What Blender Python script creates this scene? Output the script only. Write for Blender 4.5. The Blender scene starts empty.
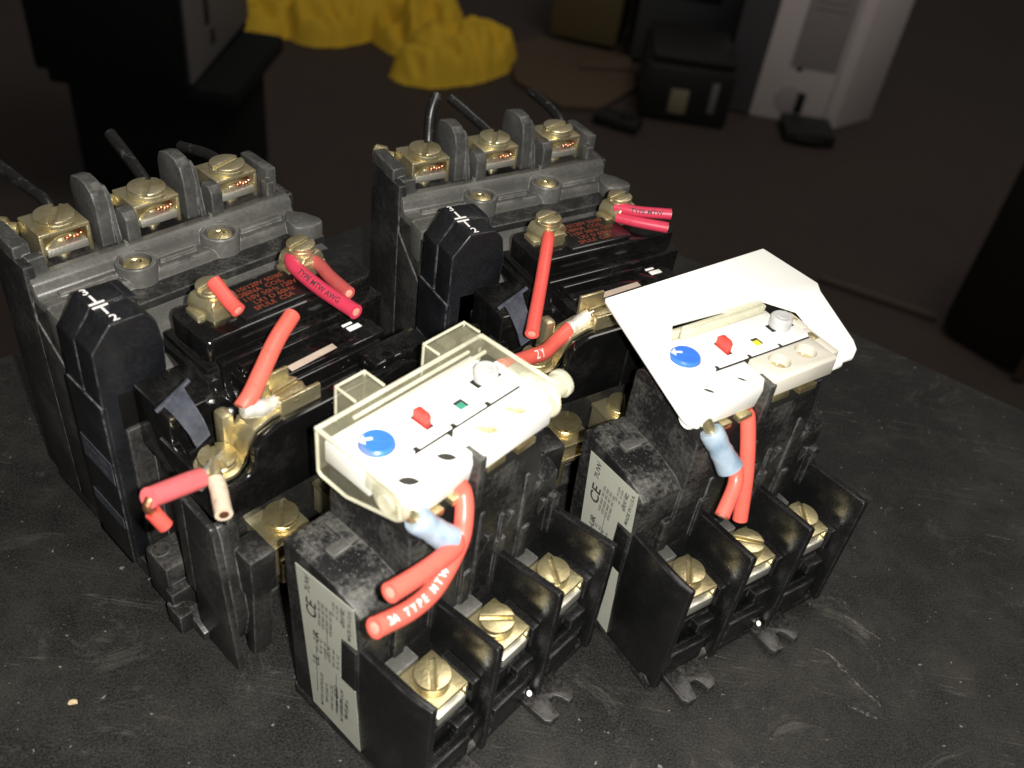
import bpy, bmesh, math, random
from mathutils import Vector, Matrix
random.seed(7)
SC = bpy.context.scene
COL = SC.collection
S = 0.001                                   # everything below is measured in millimetres

# ------------------------------------------------------------------ camera
F, PITCH, ROLL, H = 927.395, 0.6914046, 0.1516016, 229.361
cd = bpy.data.cameras.new('camera'); cam = bpy.data.objects.new('camera', cd); COL.objects.link(cam)
_c, _s = math.cos(ROLL), math.sin(ROLL)
_up = Vector((0, math.sin(PITCH), math.cos(PITCH))); _rt = Vector((1, 0, 0)); _fw = Vector((0, math.cos(PITCH), -math.sin(PITCH)))
_r = _c*_rt + _s*_up; _u = -_s*_rt + _c*_up
cam.matrix_world = Matrix(((_r.x, _u.x, -_fw.x, 0), (_r.y, _u.y, -_fw.y, 0), (_r.z, _u.z, -_fw.z, H*S), (0, 0, 0, 1)))
cd.sensor_width = 36; cd.lens = F/1024*36; cd.clip_start = 0.01; cd.clip_end = 100
cd.dof.use_dof = True; cd.dof.focus_distance = 0.27; cd.dof.aperture_fstop = 15.0
SC.camera = cam
# ------------------------------------------------------------------ light: dim workshop + an added overhead fill + the phone's flash beside the lens
w = bpy.data.worlds.new('World'); SC.world = w; w.use_nodes = True
bg = w.node_tree.nodes['Background']; bg.inputs[0].default_value = (1.0, 0.93, 0.87, 1); bg.inputs[1].default_value = 0.085
fl = bpy.data.lights.new('flash', 'POINT'); fl.energy = 5.9; fl.shadow_soft_size = 0.0028; fl.color = (1.0, 0.97, 0.90)
flo = bpy.data.objects.new('flash', fl); COL.objects.link(flo)
flo.location = (_r*0.013 + _u*0.002 - _fw*0.002) + Vector((0, 0, H*S))
ol = bpy.data.lights.new('background_fill', 'AREA'); ol.energy = 26; ol.size = 1.2; ol.color = (1.0, 0.93, 0.85)  # unseen area light, added to brighten the floor and objects behind
olo = bpy.data.objects.new('background_fill', ol); COL.objects.link(olo)
olo.location = (0.7, 1.1, 2.4)
olo.rotation_euler = Vector((0.9, -1.3, 3.1)).to_track_quat('Z', 'Y').to_euler()
vs = SC.view_settings; vs.view_transform = 'Standard'; vs.look = 'None'; vs.exposure = 0; vs.gamma = 1

# ------------------------------------------------------------------ helpers
def link(o, parent=None):
    COL.objects.link(o)
    if parent: o.parent = parent
    return o

class MB:
    """collects shapes, then links them as ONE mesh object (lengths in mm)"""
    def __init__(s): s.bm = bmesh.new()
    def _merge(s, b, M=None):
        if M is not None: bmesh.ops.transform(b, matrix=M, verts=b.verts)
        me = bpy.data.meshes.new('t'); b.to_mesh(me); b.free(); s.bm.from_mesh(me); bpy.data.meshes.remove(me); return s
    @staticmethod
    def _bev(b, bev, seg=2, ang=0.5):
        if bev > 0:
            bmesh.ops.recalc_face_normals(b, faces=b.faces)
            es = [e for e in b.edges if len(e.link_faces) == 2 and e.calc_face_angle(0) > ang]
            bmesh.ops.bevel(b, geom=es, offset=bev, segments=seg, profile=0.5, affect='EDGES', clamp_overlap=True)
    def box(s, x0, x1, y0, y1, z0, z1, bev=0.4, M=None):
        b = bmesh.new(); bmesh.ops.create_cube(b, size=1)
        for v in b.verts: v.co = Vector((x0+(v.co.x+.5)*(x1-x0), y0+(v.co.y+.5)*(y1-y0), z0+(v.co.z+.5)*(z1-z0)))
        s._bev(b, min(bev, 0.45*min(abs(x1-x0), abs(y1-y0), abs(z1-z0)))); return s._merge(b, M)
    def prism(s, poly, ax, a0, a1, bev=0.4, M=None):
        """poly in the two other axes (order: x->(y,z), y->(x,z), z->(x,y))"""
        b = bmesh.new()
        def p(q, a): return {'x': (a, q[0], q[1]), 'y': (q[0], a, q[1]), 'z': (q[0], q[1], a)}[ax]
        v0 = [b.verts.new(p(q, a0)) for q in poly]; v1 = [b.verts.new(p(q, a1)) for q in poly]; n = len(poly)
        b.faces.new(v0); b.faces.new(v1[::-1])
        for i in range(n): b.faces.new((v0[i], v1[i], v1[(i+1) % n], v0[(i+1) % n]))
        bmesh.ops.recalc_face_normals(b, faces=b.faces)
        s._bev(b, bev); return s._merge(b, M)
    def lathe(s, c, prof, axis=(0, 0, 1), seg=28):
        """prof: [(r, h)] along axis from c"""
        b = bmesh.new(); R = Vector((0, 0, 1)).rotation_difference(Vector(axis)).to_matrix()
        rings = []
        for r, h in prof:
            if r < 1e-6: rings.append([b.verts.new(Vector(c)+R @ Vector((0, 0, h)))])
            else: rings.append([b.verts.new(Vector(c)+R @ Vector((r*math.cos(2*math.pi*i/seg), r*math.sin(2*math.pi*i/seg), h))) for i in range(seg)])
        for a, q in zip(rings, rings[1:]):
            for i in range(seg):
                j = (i+1) % seg
                if len(a) == 1 and len(q) == 1: continue
                if len(a) == 1: b.faces.new((a[0], q[i], q[j]))
                elif len(q) == 1: b.faces.new((a[i], q[0], a[j]))
                else: b.faces.new((a[i], q[i], q[j], a[j]))
        bmesh.ops.recalc_face_normals(b, faces=b.faces)
        return s._merge(b)
    def cyl(s, c, r, h, axis=(0, 0, 1), bev=0.3, seg=28):
        e = min(bev, r*.5, h*.45)
        return s.lathe(c, [(0, 0), (r-e, 0), (r, e), (r, h-e), (r-e, h), (0, h)], axis, seg)
    def tube(s, pts, r, seg=16, caps=True):
        P, T, N, B = sweep(pts)
        b = bmesh.new(); rings = []
        for i in range(len(P)):
            rr = r[i] if isinstance(r, list) else r
            rings.append([b.verts.new(P[i]+rr*(math.cos(2*math.pi*k/seg)*N[i]+math.sin(2*math.pi*k/seg)*B[i])) for k in range(seg)])
        for a, q in zip(rings, rings[1:]):
            for k in range(seg): b.faces.new((a[k], a[(k+1) % seg], q[(k+1) % seg], q[k]))
        if caps: b.faces.new(rings[0][::-1]); b.faces.new(rings[-1])
        bmesh.ops.recalc_face_normals(b, faces=b.faces)
        return s._merge(b)
    def text(s, string, size, M, ext=0.0):
        vs_, fs_ = glyphs(string)
        vv = [s.bm.verts.new(M @ Vector((v[0]*size, v[1]*size, ext))) for v in vs_]
        for f in fs_:
            try: s.bm.faces.new([vv[i] for i in f])
            except ValueError: pass
        return s
    def build(s, name, mat, parent=None, smooth=40):
        me = bpy.data.meshes.new(name); bmesh.ops.scale(s.bm, vec=(S, S, S), verts=s.bm.verts)
        s.bm.to_mesh(me); s.bm.free(); me.materials.append(mat)
        for p in me.polygons: p.use_smooth = True
        me.set_sharp_from_angle(angle=math.radians(smooth))
        return link(bpy.data.objects.new(name, me), parent)

_gl = {}
def glyphs(string):
    if string not in _gl:
        cu = bpy.data.curves.new('t', 'FONT'); cu.body = string; cu.size = 1; cu.align_x = 'CENTER'; cu.align_y = 'CENTER'
        cu.resolution_u = 3; cu.offset = 0.018
        o = bpy.data.objects.new('t', cu); COL.objects.link(o)
        dg = bpy.context.evaluated_depsgraph_get(); me = bpy.data.meshes.new_from_object(o.evaluated_get(dg))
        _gl[string] = ([tuple(v.co) for v in me.vertices], [tuple(p.vertices) for p in me.polygons])
        bpy.data.objects.remove(o); bpy.data.curves.remove(cu); bpy.data.meshes.remove(me)
    return _gl[string]
def fine_glyphs(string):
    v, f = glyphs(string); b = bmesh.new(); vv = [b.verts.new(q) for q in v]
    for q in f:
        try: b.faces.new([vv[i] for i in q])
        except ValueError: pass
    bmesh.ops.triangulate(b, faces=b.faces); bmesh.ops.subdivide_edges(b, edges=b.edges, cuts=4, use_grid_fill=True)
    b.verts.index_update(); out = ([tuple(q.co) for q in b.verts], [tuple(q.index for q in fc.verts) for fc in b.faces]); b.free(); return out
def frame(o, xa, ya):
    xa = Vector(xa).normalized(); ya = Vector(ya); ya = (ya-ya.dot(xa)*xa).normalized(); za = xa.cross(ya)
    return Matrix(((xa.x, ya.x, za.x, o[0]), (xa.y, ya.y, za.y, o[1]), (xa.z, ya.z, za.z, o[2]), (0, 0, 0, 1)))
def smooth_path(pts, n=8):
    P = [Vector(p) for p in pts]
    if len(P) < 3: return [P[0].lerp(P[-1], i/n) for i in range(n+1)]
    Q = [2*P[0]-P[1]]+P+[2*P[-1]-P[-2]]; out = []
    for i in range(1, len(Q)-2):
        for k in range(n):
            t = k/n; a, b, c, d = Q[i-1], Q[i], Q[i+1], Q[i+2]
            out.append(.5*((2*b)+(c-a)*t+(2*a-5*b+4*c-d)*t*t+(3*b-a-3*c+d)*t**3))
    out.append(P[-1]); return out
def sweep(P):
    P = [Vector(p) for p in P]; n = len(P); T = []
    for i in range(n): T.append((P[min(i+1, n-1)]-P[max(i-1, 0)]).normalized())
    up = Vector((0, 0, 1)) if abs(T[0].z) < .9 else Vector((0, 1, 0))
    N = [(up-up.dot(T[0])*T[0]).normalized()]
    for i in range(1, n): v = N[-1]-N[-1].dot(T[i])*T[i]; N.append(v.normalized())
    B = [T[i].cross(N[i]) for i in range(n)]
    return P, T, N, B
def empty(name, loc=(0, 0, 0), yaw=0):
    o = bpy.data.objects.new(name, None); o.empty_display_size = 0.01; COL.objects.link(o)
    o.location = Vector(loc)*S; o.rotation_euler = (0, 0, yaw); return o
def tag(o, label, cat=None, group=None, kind=None):
    if label: o['label'] = label
    if cat: o['category'] = cat
    if group: o['group'] = group
    if kind: o['kind'] = kind
    return o
def copy_tree(o, parent=None):
    c = o.copy(); COL.objects.link(c)
    if parent: c.parent = parent
    for ch in list(o.children): copy_tree(ch, c)
    return c
def carve(o, cutters):
    """cut holes in a part"""
    for k in cutters:
        m = o.modifiers.new('b', 'BOOLEAN'); m.object = k; m.operation = 'DIFFERENCE'; m.solver = 'EXACT'
    dg = bpy.context.evaluated_depsgraph_get(); me = bpy.data.meshes.new_from_object(o.evaluated_get(dg))
    o.modifiers.clear(); old = o.data; o.data = me; me.name = old.name
    for k in cutters: bpy.data.objects.remove(k)
    for p in me.polygons: p.use_smooth = True
    me.set_sharp_from_angle(angle=math.radians(35))

# ------------------------------------------------------------------ materials
class NT:
    def __init__(s, name):
        s.m = bpy.data.materials.new(name); s.m.use_nodes = True; s.t = s.m.node_tree; s.n = s.t.nodes
        s.p = s.n['Principled BSDF']; s.out = s.n['Material Output']
        s.co = s.n.new('ShaderNodeTexCoord').outputs['Object']
    def L(s, a, b): s.t.links.new(a, b)
    def noise(s, sc, det=4, rough=.6, co=None, dist=0):
        n = s.n.new('ShaderNodeTexNoise'); n.inputs['Scale'].default_value = sc; n.inputs['Detail'].default_value = det
        n.inputs['Roughness'].default_value = rough; n.inputs['Distortion'].default_value = dist; s.L(co or s.co, n.inputs['Vector']); return n.outputs['Fac']
    def ramp(s, x, stops):
        r = s.n.new('ShaderNodeValToRGB'); e = r.color_ramp.elements
        while len(e) < len(stops): e.new(0.5)
        for el, (p, c) in zip(e, stops): el.position = p; el.color = (c, c, c, 1) if isinstance(c, (int, float)) else (*c, 1)
        s.L(x, r.inputs[0]); return r.outputs[0]
    def mix(s, f, a, b):
        m = s.n.new('ShaderNodeMix'); m.data_type = 'RGBA'; m.clamp_factor = True
        for v, k in ((f, 0), (a, 6), (b, 7)):
            if isinstance(v, (int, float)): m.inputs[k].default_value = v
            elif isinstance(v, tuple): m.inputs[k].default_value = (*v, 1)
            else: s.L(v, m.inputs[k])
        return m.outputs[2]
    def math(s, op, a, b=None):
        m = s.n.new('ShaderNodeMath'); m.operation = op
        for v, k in ((a, 0), (b, 1)):
            if v is None: continue
            if isinstance(v, (int, float)): m.inputs[k].default_value = v
            else: s.L(v, m.inputs[k])
        return m.outputs[0]
    def upness(s):
        g = s.n.new('ShaderNodeNewGeometry'); x = s.n.new('ShaderNodeSeparateXYZ'); s.L(g.outputs['Normal'], x.inputs[0]); return x.outputs[2]
    def edge(s, rad=.0007):
        b = s.n.new('ShaderNodeBevel'); b.samples = 4; b.inputs['Radius'].default_value = rad
        g = s.n.new('ShaderNodeNewGeometry'); v = s.n.new('ShaderNodeVectorMath'); v.operation = 'DOT_PRODUCT'
        s.L(b.outputs[0], v.inputs[0]); s.L(g.outputs['Normal'], v.inputs[1])
        return s.math('SUBTRACT', 1.0, v.outputs['Value'])
    def bump(s, h, st, d=.0003):
        b = s.n.new('ShaderNodeBump'); b.inputs['Strength'].default_value = st; b.inputs['Distance'].default_value = d
        s.L(h, b.inputs['Height']); s.L(b.outputs[0], s.p.inputs['Normal'])
    def set(s, **k):
        for a, v in k.items():
            i = s.p.inputs[a.replace('_', ' ')]
            if isinstance(v, tuple): i.default_value = (*v, 1)
            elif isinstance(v, (int, float)): i.default_value = v
            else: s.L(v, i)
        return s

def plastic(name, base, rough=.4, dust=.5, dustcol=(.16, .155, .14), wear=.5, grain=.15, spec=.45, blotch=(.42, .72), var=.27):
    t = NT(name)
    big = t.noise(70, 5, .65); fine = t.noise(900, 3, .6); speck = t.noise(2300, 2, .5)
    c = t.mix(t.ramp(big, [(.35, 0), (.7, 1)]), tuple(v*(1-var) for v in base), tuple(min(.92, v*(1+var)) for v in base))
    up = t.math('MULTIPLY_ADD', t.upness(), .55); up.node.inputs[2].default_value = .45
    d = t.math('MULTIPLY', t.ramp(t.math('ADD', t.math('MULTIPLY', big, .65), t.math('MULTIPLY', fine, .35)), [(blotch[0], 0), (blotch[1], 1)]), t.math('MULTIPLY', up, dust))
    sp = t.math('MULTIPLY', t.ramp(speck, [(.66, 0), (.74, 1)]), t.math('MULTIPLY', t.math('MAXIMUM', t.upness(), .25), dust*1.3))
    d = t.math('MINIMUM', t.math('ADD', d, sp), 1.0)
    c = t.mix(d, c, dustcol)
    if wear > 0:
        e = t.math('MULTIPLY', t.ramp(t.edge(), [(.02, 0), (.16, 1)]), t.ramp(t.noise(260, 4, .7), [(.38, .05), (.68, 1)]))
        c = t.mix(t.math('MULTIPLY', e, wear), c, tuple(min(1, v*3+.14) for v in base))
    r = t.math('ADD', t.math('MULTIPLY', d, .35), t.math('MULTIPLY_ADD', fine, .16))
    r.node.inputs[1].links[0].from_node.inputs[2].default_value = rough-.08
    t.set(Base_Color=c, Roughness=r, Specular_IOR_Level=spec); t.bump(t.math('ADD', fine, t.math('MULTIPLY', big, .6)), grain, .00025)
    return t.m

def metal(name, base, tar, rough=.28, met=1.0):
    t = NT(name); big = t.noise(190, 5, .65); fine = t.noise(1400, 3, .6)
    c = t.mix(t.ramp(t.math('ADD', t.math('MULTIPLY', big, .6), t.math('MULTIPLY', t.noise(45, 3, .6), .4)), [(.42, 0), (.62, 1)]), base, tar)
    r = t.math('MULTIPLY_ADD', big, .35); r.node.inputs[2].default_value = rough-.12
    t.set(Base_Color=c, Metallic=met, Roughness=r, Coat_Weight=.6, Coat_Roughness=.12); t.bump(t.math('ADD', fine, big), .35, .0003); return t.m

def rubber(name, base, rough=.4, var=.25, dirt=(.1, .06, .05), amt=.35, spec=.4):
    t = NT(name); big = t.noise(220, 4, .6); fine = t.noise(1500, 3, .5)
    c = t.mix(big, tuple(v*(1-var) for v in base), tuple(min(1, v*(1+var)) for v in base))
    c = t.mix(t.math('MULTIPLY', t.ramp(t.noise(330, 5, .75), [(.56, 0), (.75, 1)]), amt), c, dirt)
    t.set(Base_Color=c, Roughness=rough, Specular_IOR_Level=spec); t.bump(fine, .12, .0002); return t.m

M_BLACK = plastic('black_plastic', (.0065, .0065, .0068), .27, .16, (.12, .115, .10), .45, .12, .5, (.52, .78))
M_DUSTY = plastic('dusty_black_plastic', (.0085, .0085, .009), .42, 1.0, (.15, .145, .13), .7, .35, blotch=(.47, .74))
M_GLOSS = plastic('glossy_bakelite', (.004, .0039, .004), .11, .22, (.10, .095, .08), .12, .05, .6, (.5, .8))
M_GREY2 = plastic('dim_grey_bakelite', (.042, .0415, .040), .36, .6, (.16, .155, .14), 1.0, .3, blotch=(.45, .74))
M_GREY = plastic('grey_bakelite', (.068, .0665, .062), .38, .5, (.20, .195, .18), .9, .2, blotch=(.48, .76), var=.12)
M_PLATE = plastic('clean_bakelite', (.006, .0058, .006), .22, .04, (.1, .09, .08), .1, .05, .5)
M_GREYD = plastic('dark_grey_plastic', (.0145, .0145, .014), .33, .55, (.15, .135, .125), 1.0, .25, blotch=(.47, .76))
M_AUX = plastic('charcoal_plastic', (.0056, .0062, .0078), .36, .16, (.09, .09, .092), 1.0, .12, blotch=(.48, .8))
M_STEELBLUE = plastic('blue_grey_plastic', (.035, .040, .055), .3, .5, (.13, .13, .14), .5, .2)
M_WHITE = plastic('white_plastic', (.86, .85, .82), .4, .03, (.5, .47, .4), 0, .05, var=.03)
M_CREAM = plastic('aged_white_plastic', (.60, .57, .49), .42, .14, (.42, .38, .30), 0, .05, var=.08)
M_FLAP = plastic('white_cover_plastic', (.88, .87, .83), .35, .0, (.55, .52, .42), 0, .05, var=.02)
M_BUTTON = plastic('pale_grey_plastic', (.50, .50, .50), .4, .2, (.3, .3, .3), 0, .1)
M_BLUE = rubber('blue_plastic', (.035, .15, .62), .35, .12, (.05, .08, .2), .2)
M_REDP = rubber('red_plastic', (.62, .055, .045), .35, .12, (.3, .03, .03), .2)
M_BRASS = metal('yellow_brass', (.76, .67, .38), (.40, .32, .16), .32, .92)
M_ZINC = metal('yellow_zinc', (.76, .69, .45), (.44, .35, .17), .32, .9)
M_STEEL = metal('bright_steel', (.68, .67, .60), (.48, .46, .40), .38, .85)
M_TIN = metal('tinned_ferrule', (.86, .85, .80), (.62, .58, .48), .42, .55)
M_COPPER = metal('bare_copper', (.80, .36, .20), (.50, .22, .11), .36)
M_RED = rubber('red_insulation', (.72, .115, .085), .36, .14, (.22, .02, .02), .3)
M_REDDK = rubber('dark_red_insulation', (.66, .085, .068), .36, .14, (.2, .02, .02), .3)
M_PINK = rubber('magenta_red_insulation', (.50, .035, .075), .4, .18, (.16, .02, .03), .45)
M_PINKDUST = rubber('dusty_red_insulation', (.36, .06, .055), .6, .2, (.20, .13, .11), .8)
M_LUG = rubber('pink_lug_sleeve', (.62, .12, .13), .3, .1, (.4, .1, .1), .3)
M_BLKWIRE = rubber('black_insulation', (.008, .008, .008), .35, .25, (.15, .15, .14), .55)
M_TAN = rubber('stained_pale_insulation', (.52, .42, .32), .5, .2, (.16, .10, .07), .6)
M_CORE = rubber('wire_end_core', (.62, .26, .20), .5, .3, (.7, .5, .4), .5)
M_INKW = rubber('white_ink', (.78, .76, .74), .6, .05, (.5, .5, .5), .2)
M_INKB = rubber('black_ink', (.03, .025, .03), .6, .1, (.03, .03, .03), .1)
M_INKR = rubber('rust_red_ink', (.17, .030, .012), .6, .3, (.02, .01, .01), .75)
M_INKD = rubber('embossed_shade', (.040, .039, .037), .6, .25, (.09, .09, .085), .5)
M_INKG = rubber('worn_grey_ink', (.105, .103, .098), .6, .2, (.05, .05, .05), .5)
M_GREEN = rubber('green_indicator', (.05, .26, .18), .3, .1)
M_YELL = rubber('yellow_indicator', (.75, .62, .03), .35, .1)
M_HOLE = rubber('dark_recess', (.012, .011, .010), .7, .2, (.02, .02, .02), .2)
M_LABEL = rubber('printed_label', (.33, .335, .285), .5, .08, (.20, .19, .16), .4, .35)
M_TAPE = rubber('dirty_paper_label', (.42, .34, .28), .5, .25, (.18, .12, .09), .6)

def clear(name, tint, alpha, rough=.12):
    t = NT(name); n = t.noise(160, 4, .6)
    a = t.math('MULTIPLY_ADD', t.ramp(n, [(.4, 0), (.7, 1)]), alpha*.5); a.node.inputs[2].default_value = alpha*.75
    t.set(Base_Color=tint, Roughness=rough, Alpha=a, Specular_IOR_Level=.8); t.bump(n, .15, .0003); return t.m
M_CLEAR = clear('clear_yellowed_plastic', (.46, .44, .30), .11, .05)
M_RIM = clear('clear_plastic_edge', (.80, .78, .60), .55, .12)
def crimp_mat():
    t = NT('translucent_blue_nylon'); n = t.noise(230, 3, .5)
    t.set(Base_Color=t.mix(t.ramp(n, [(.3, 0), (.7, 1)]), (.20, .28, .37), (.36, .43, .50)), Roughness=.2, Subsurface_Weight=.25, Alpha=.93)
    t.p.inputs['Subsurface Radius'].default_value = (.001, .001, .0015); t.bump(n, .15, .0003); return t.m
M_CRIMP = crimp_mat()

# ------------------------------------------------------------------ the setting
def floor_mat():
    t = NT('workshop_floor'); a = t.noise(2.2, 6, .65); b = t.noise(30, 5, .7)
    c = t.mix(a, (.026, .018, .0145), (.048, .033, .026)); c = t.mix(t.ramp(b, [(.5, 0), (.75, .5)]), c, (.022, .016, .014))
    c = t.mix(t.ramp(t.noise(6, 4, .6), [(.62, 0), (.8, .7)]), c, (.045, .026, .023))
    t.set(Base_Color=c, Roughness=.75); t.bump(b, .4, .004); return t.m
fb = MB(); fb.prism([(-9000, -6000), (9000, -6000), (9000, 12000), (-9000, 12000)], 'z', -770, -750, 0)
tag(fb.build('floor', floor_mat()), 'dark brown workshop floor', None, None, 'structure')

def table_mat():
    t = NT('scuffed_black_laminate')
    g = t.noise(1500, 3, .7); big = t.noise(14, 6, .7); med = t.noise(60, 6, .75)
    c = t.mix(t.ramp(g, [(.40, 0), (.68, 1)]), (.0035, .0034, .0032), (.027, .0255, .0235))
    haze_ = t.ramp(t.math('ADD', t.math('MULTIPLY', big, .55), t.math('MULTIPLY', med, .45)), [(.46, 0), (.64, 1)])
    c = t.mix(t.math('MULTIPLY', haze_, .38), c, (.062, .058, .051))
    # stains and smudges
    st = t.ramp(t.noise(26, 7, .82, dist=1.5), [(.56, 0), (.70, 1)])
    c = t.mix(t.math('MULTIPLY', st, .45), c, (.12, .115, .10))
    # pale flecks
    sp = t.ramp(t.noise(420, 2, .5), [(.715, 0), (.745, 1)]); c = t.mix(t.math('MULTIPLY', sp, .55), c, (.28, .27, .25))
    # long thin scratches in two directions
    for ang, sx, sy, th, am in ((.65, 9, 330, .010, .28), (-.5, 7, 260, .008, .3), (1.45, 11, 420, .009, .28)):
        mp = t.n.new('ShaderNodeMapping'); mp.inputs['Rotation'].default_value = (0, 0, ang); mp.inputs['Scale'].default_value = (sx, sy, 1); t.L(t.co, mp.inputs[0])
        n = t.noise(1, 2, .4, mp.outputs[0], .15)
        ln = t.ramp(t.math('ABSOLUTE', t.math('SUBTRACT', n, .5)), [(0, 1), (th, 0)])
        ms = t.ramp(t.noise(17+sx, 3, .5), [(.56, 0), (.66, 1)])
        c = t.mix(t.math('MULTIPLY', t.math('MULTIPLY', ln, ms), am), c, (.17, .165, .15))
    r = t.math('MULTIPLY_ADD', g, .3); r.node.inputs[2].default_value = .42
    t.set(Base_Color=c, Roughness=r, Specular_IOR_Level=.4); t.bump(t.math('ADD', g, t.math('MULTIPLY', med, .5)), .45, .0004); return t.m
tb = empty('table', (60, 150, -750)); tag(tb, 'scuffed black tabletop carrying the two motor starters', 'table')
CX, CY = -22-60, 450-150
A, Bd = (.859, -.512), (-.629, -.777)
pts = [(CX, CY), (CX+900*A[0], CY+900*A[1]), (CX+900*A[0]+700*Bd[0], CY+900*A[1]+700*Bd[1]), (CX+700*Bd[0], CY+700*Bd[1])]
def inset(p, d): 
    cx = sum(q[0] for q in p)/4; cy = sum(q[1] for q in p)/4
    return [(cx+(q[0]-cx)*d, cy+(q[1]-cy)*d) for q in p]
MB().prism(pts, 'z', 728, 750, 1.2).build('top', table_mat(), tb)
MB().prism(inset(pts, .985), 'z', 700, 727.5, .5).build('apron', rubber('raw_brown_board', (.10, .06, .035), .7, .3), tb)
for q in inset(pts, .9): MB().box(q[0]-25, q[0]+25, q[1]-25, q[1]+25, 0, 700, 2).build('leg', M_GREYD, tb)

# ------------------------------------------------------------------ contactor
ZU = Vector((0, 0, 1))
def slot_head(mb, c, r, h, ang=0.5, axis=(0, 0, 1), slot=True):
    """cheese-head screw with a real slot: two half discs over a lower disc"""
    R = Vector((0, 0, 1)).rotation_difference(Vector(axis)).to_matrix().to_4x4(); M = Matrix.Translation(Vector(c)) @ R @ Matrix.Rotation(ang, 4, 'Z')
    mb.cyl(c, r, h*.62, axis, .35)
    sw = r*.13
    for sg in (1, -1):
        n = 14; poly = []
        a0 = math.asin(sw/r)
        for i in range(n+1):
            a = a0+(math.pi-2*a0)*i/n; poly.append((r*.985*math.cos(a), sg*r*.985*math.sin(a)))
        mb.prism(poly, 'z', h*.5, h, .32, M)

def line_terminal(parent, cx, ang):
    cy, zt = 112.4, 91.4
    y0, y1, hw = 107.6, 119.6, 6.9
    m = MB()
    m.box(cx-hw, cx+hw, y0, y1, zt-1.2, zt, .35)
    m.box(cx-hw, cx-hw+1.1, y0, y1, zt-8.6, zt-1, .3); m.box(cx+hw-1.1, cx+hw, y0, y1, zt-8.6, zt-1, .3)
    t = m.build('line_terminal', M_ZINC, parent)
    a = MB(); n = 10
    arc = [(cx-5.5+11*i/n, zt-4.0+2.2*math.sin(math.pi*i/n)) for i in range(n+1)]
    a.prism(arc+[(q[0], q[1]-.9) for q in arc[::-1]], 'y', y0+.6, y1, .15); a.build('pressure_plate', M_BRASS, t)
    g = MB(); g.box(cx-5.6, cx+5.6, y0-.5, y1, zt-6.9, zt-4.6, .3); g.build('contact_tongue', M_STEEL, t)
    k = MB()
    for i in range(5): k.cyl((cx+.6+i*.95, y0+.2, zt-3.4+.3*math.sin(i*2)), .62, 8, (0, 1, .02*i), .2, 8)
    k.build('copper_strands', M_COPPER, t)
    s = MB(); slot_head(s, (cx, cy, zt), 5.3, 2.5, ang); s.cyl((cx, cy, zt-12), 2.2, 11.5); s.build('screw', M_ZINC, t)

def hole_screw(parent, cx, cy, z):
    m = MB(); m.lathe((cx, cy, z), [(0, .2), (3.5, .2), (3.7, .6), (3.4, 1.5), (2.1, 2.1), (1.5, 2.15)], seg=24)
    b = MB(); 
    m.prism([(-1.7, -.5), (1.7, -.5), (1.7, .5), (-1.7, .5)], 'z', z+1.4, z+1.85, .1, Matrix.Translation((cx, cy, 0)) @ Matrix.Rotation(.5, 4, 'Z'))
    m.prism([(-1.7, -.5), (1.7, -.5), (1.7, .5), (-1.7, .5)], 'z', z+1.42, z+1.87, .1, Matrix.Translation((cx, cy, 0)) @ Matrix.Rotation(2.07, 4, 'Z'))
    m.build('cover_screw', M_BRASS, parent)

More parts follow.
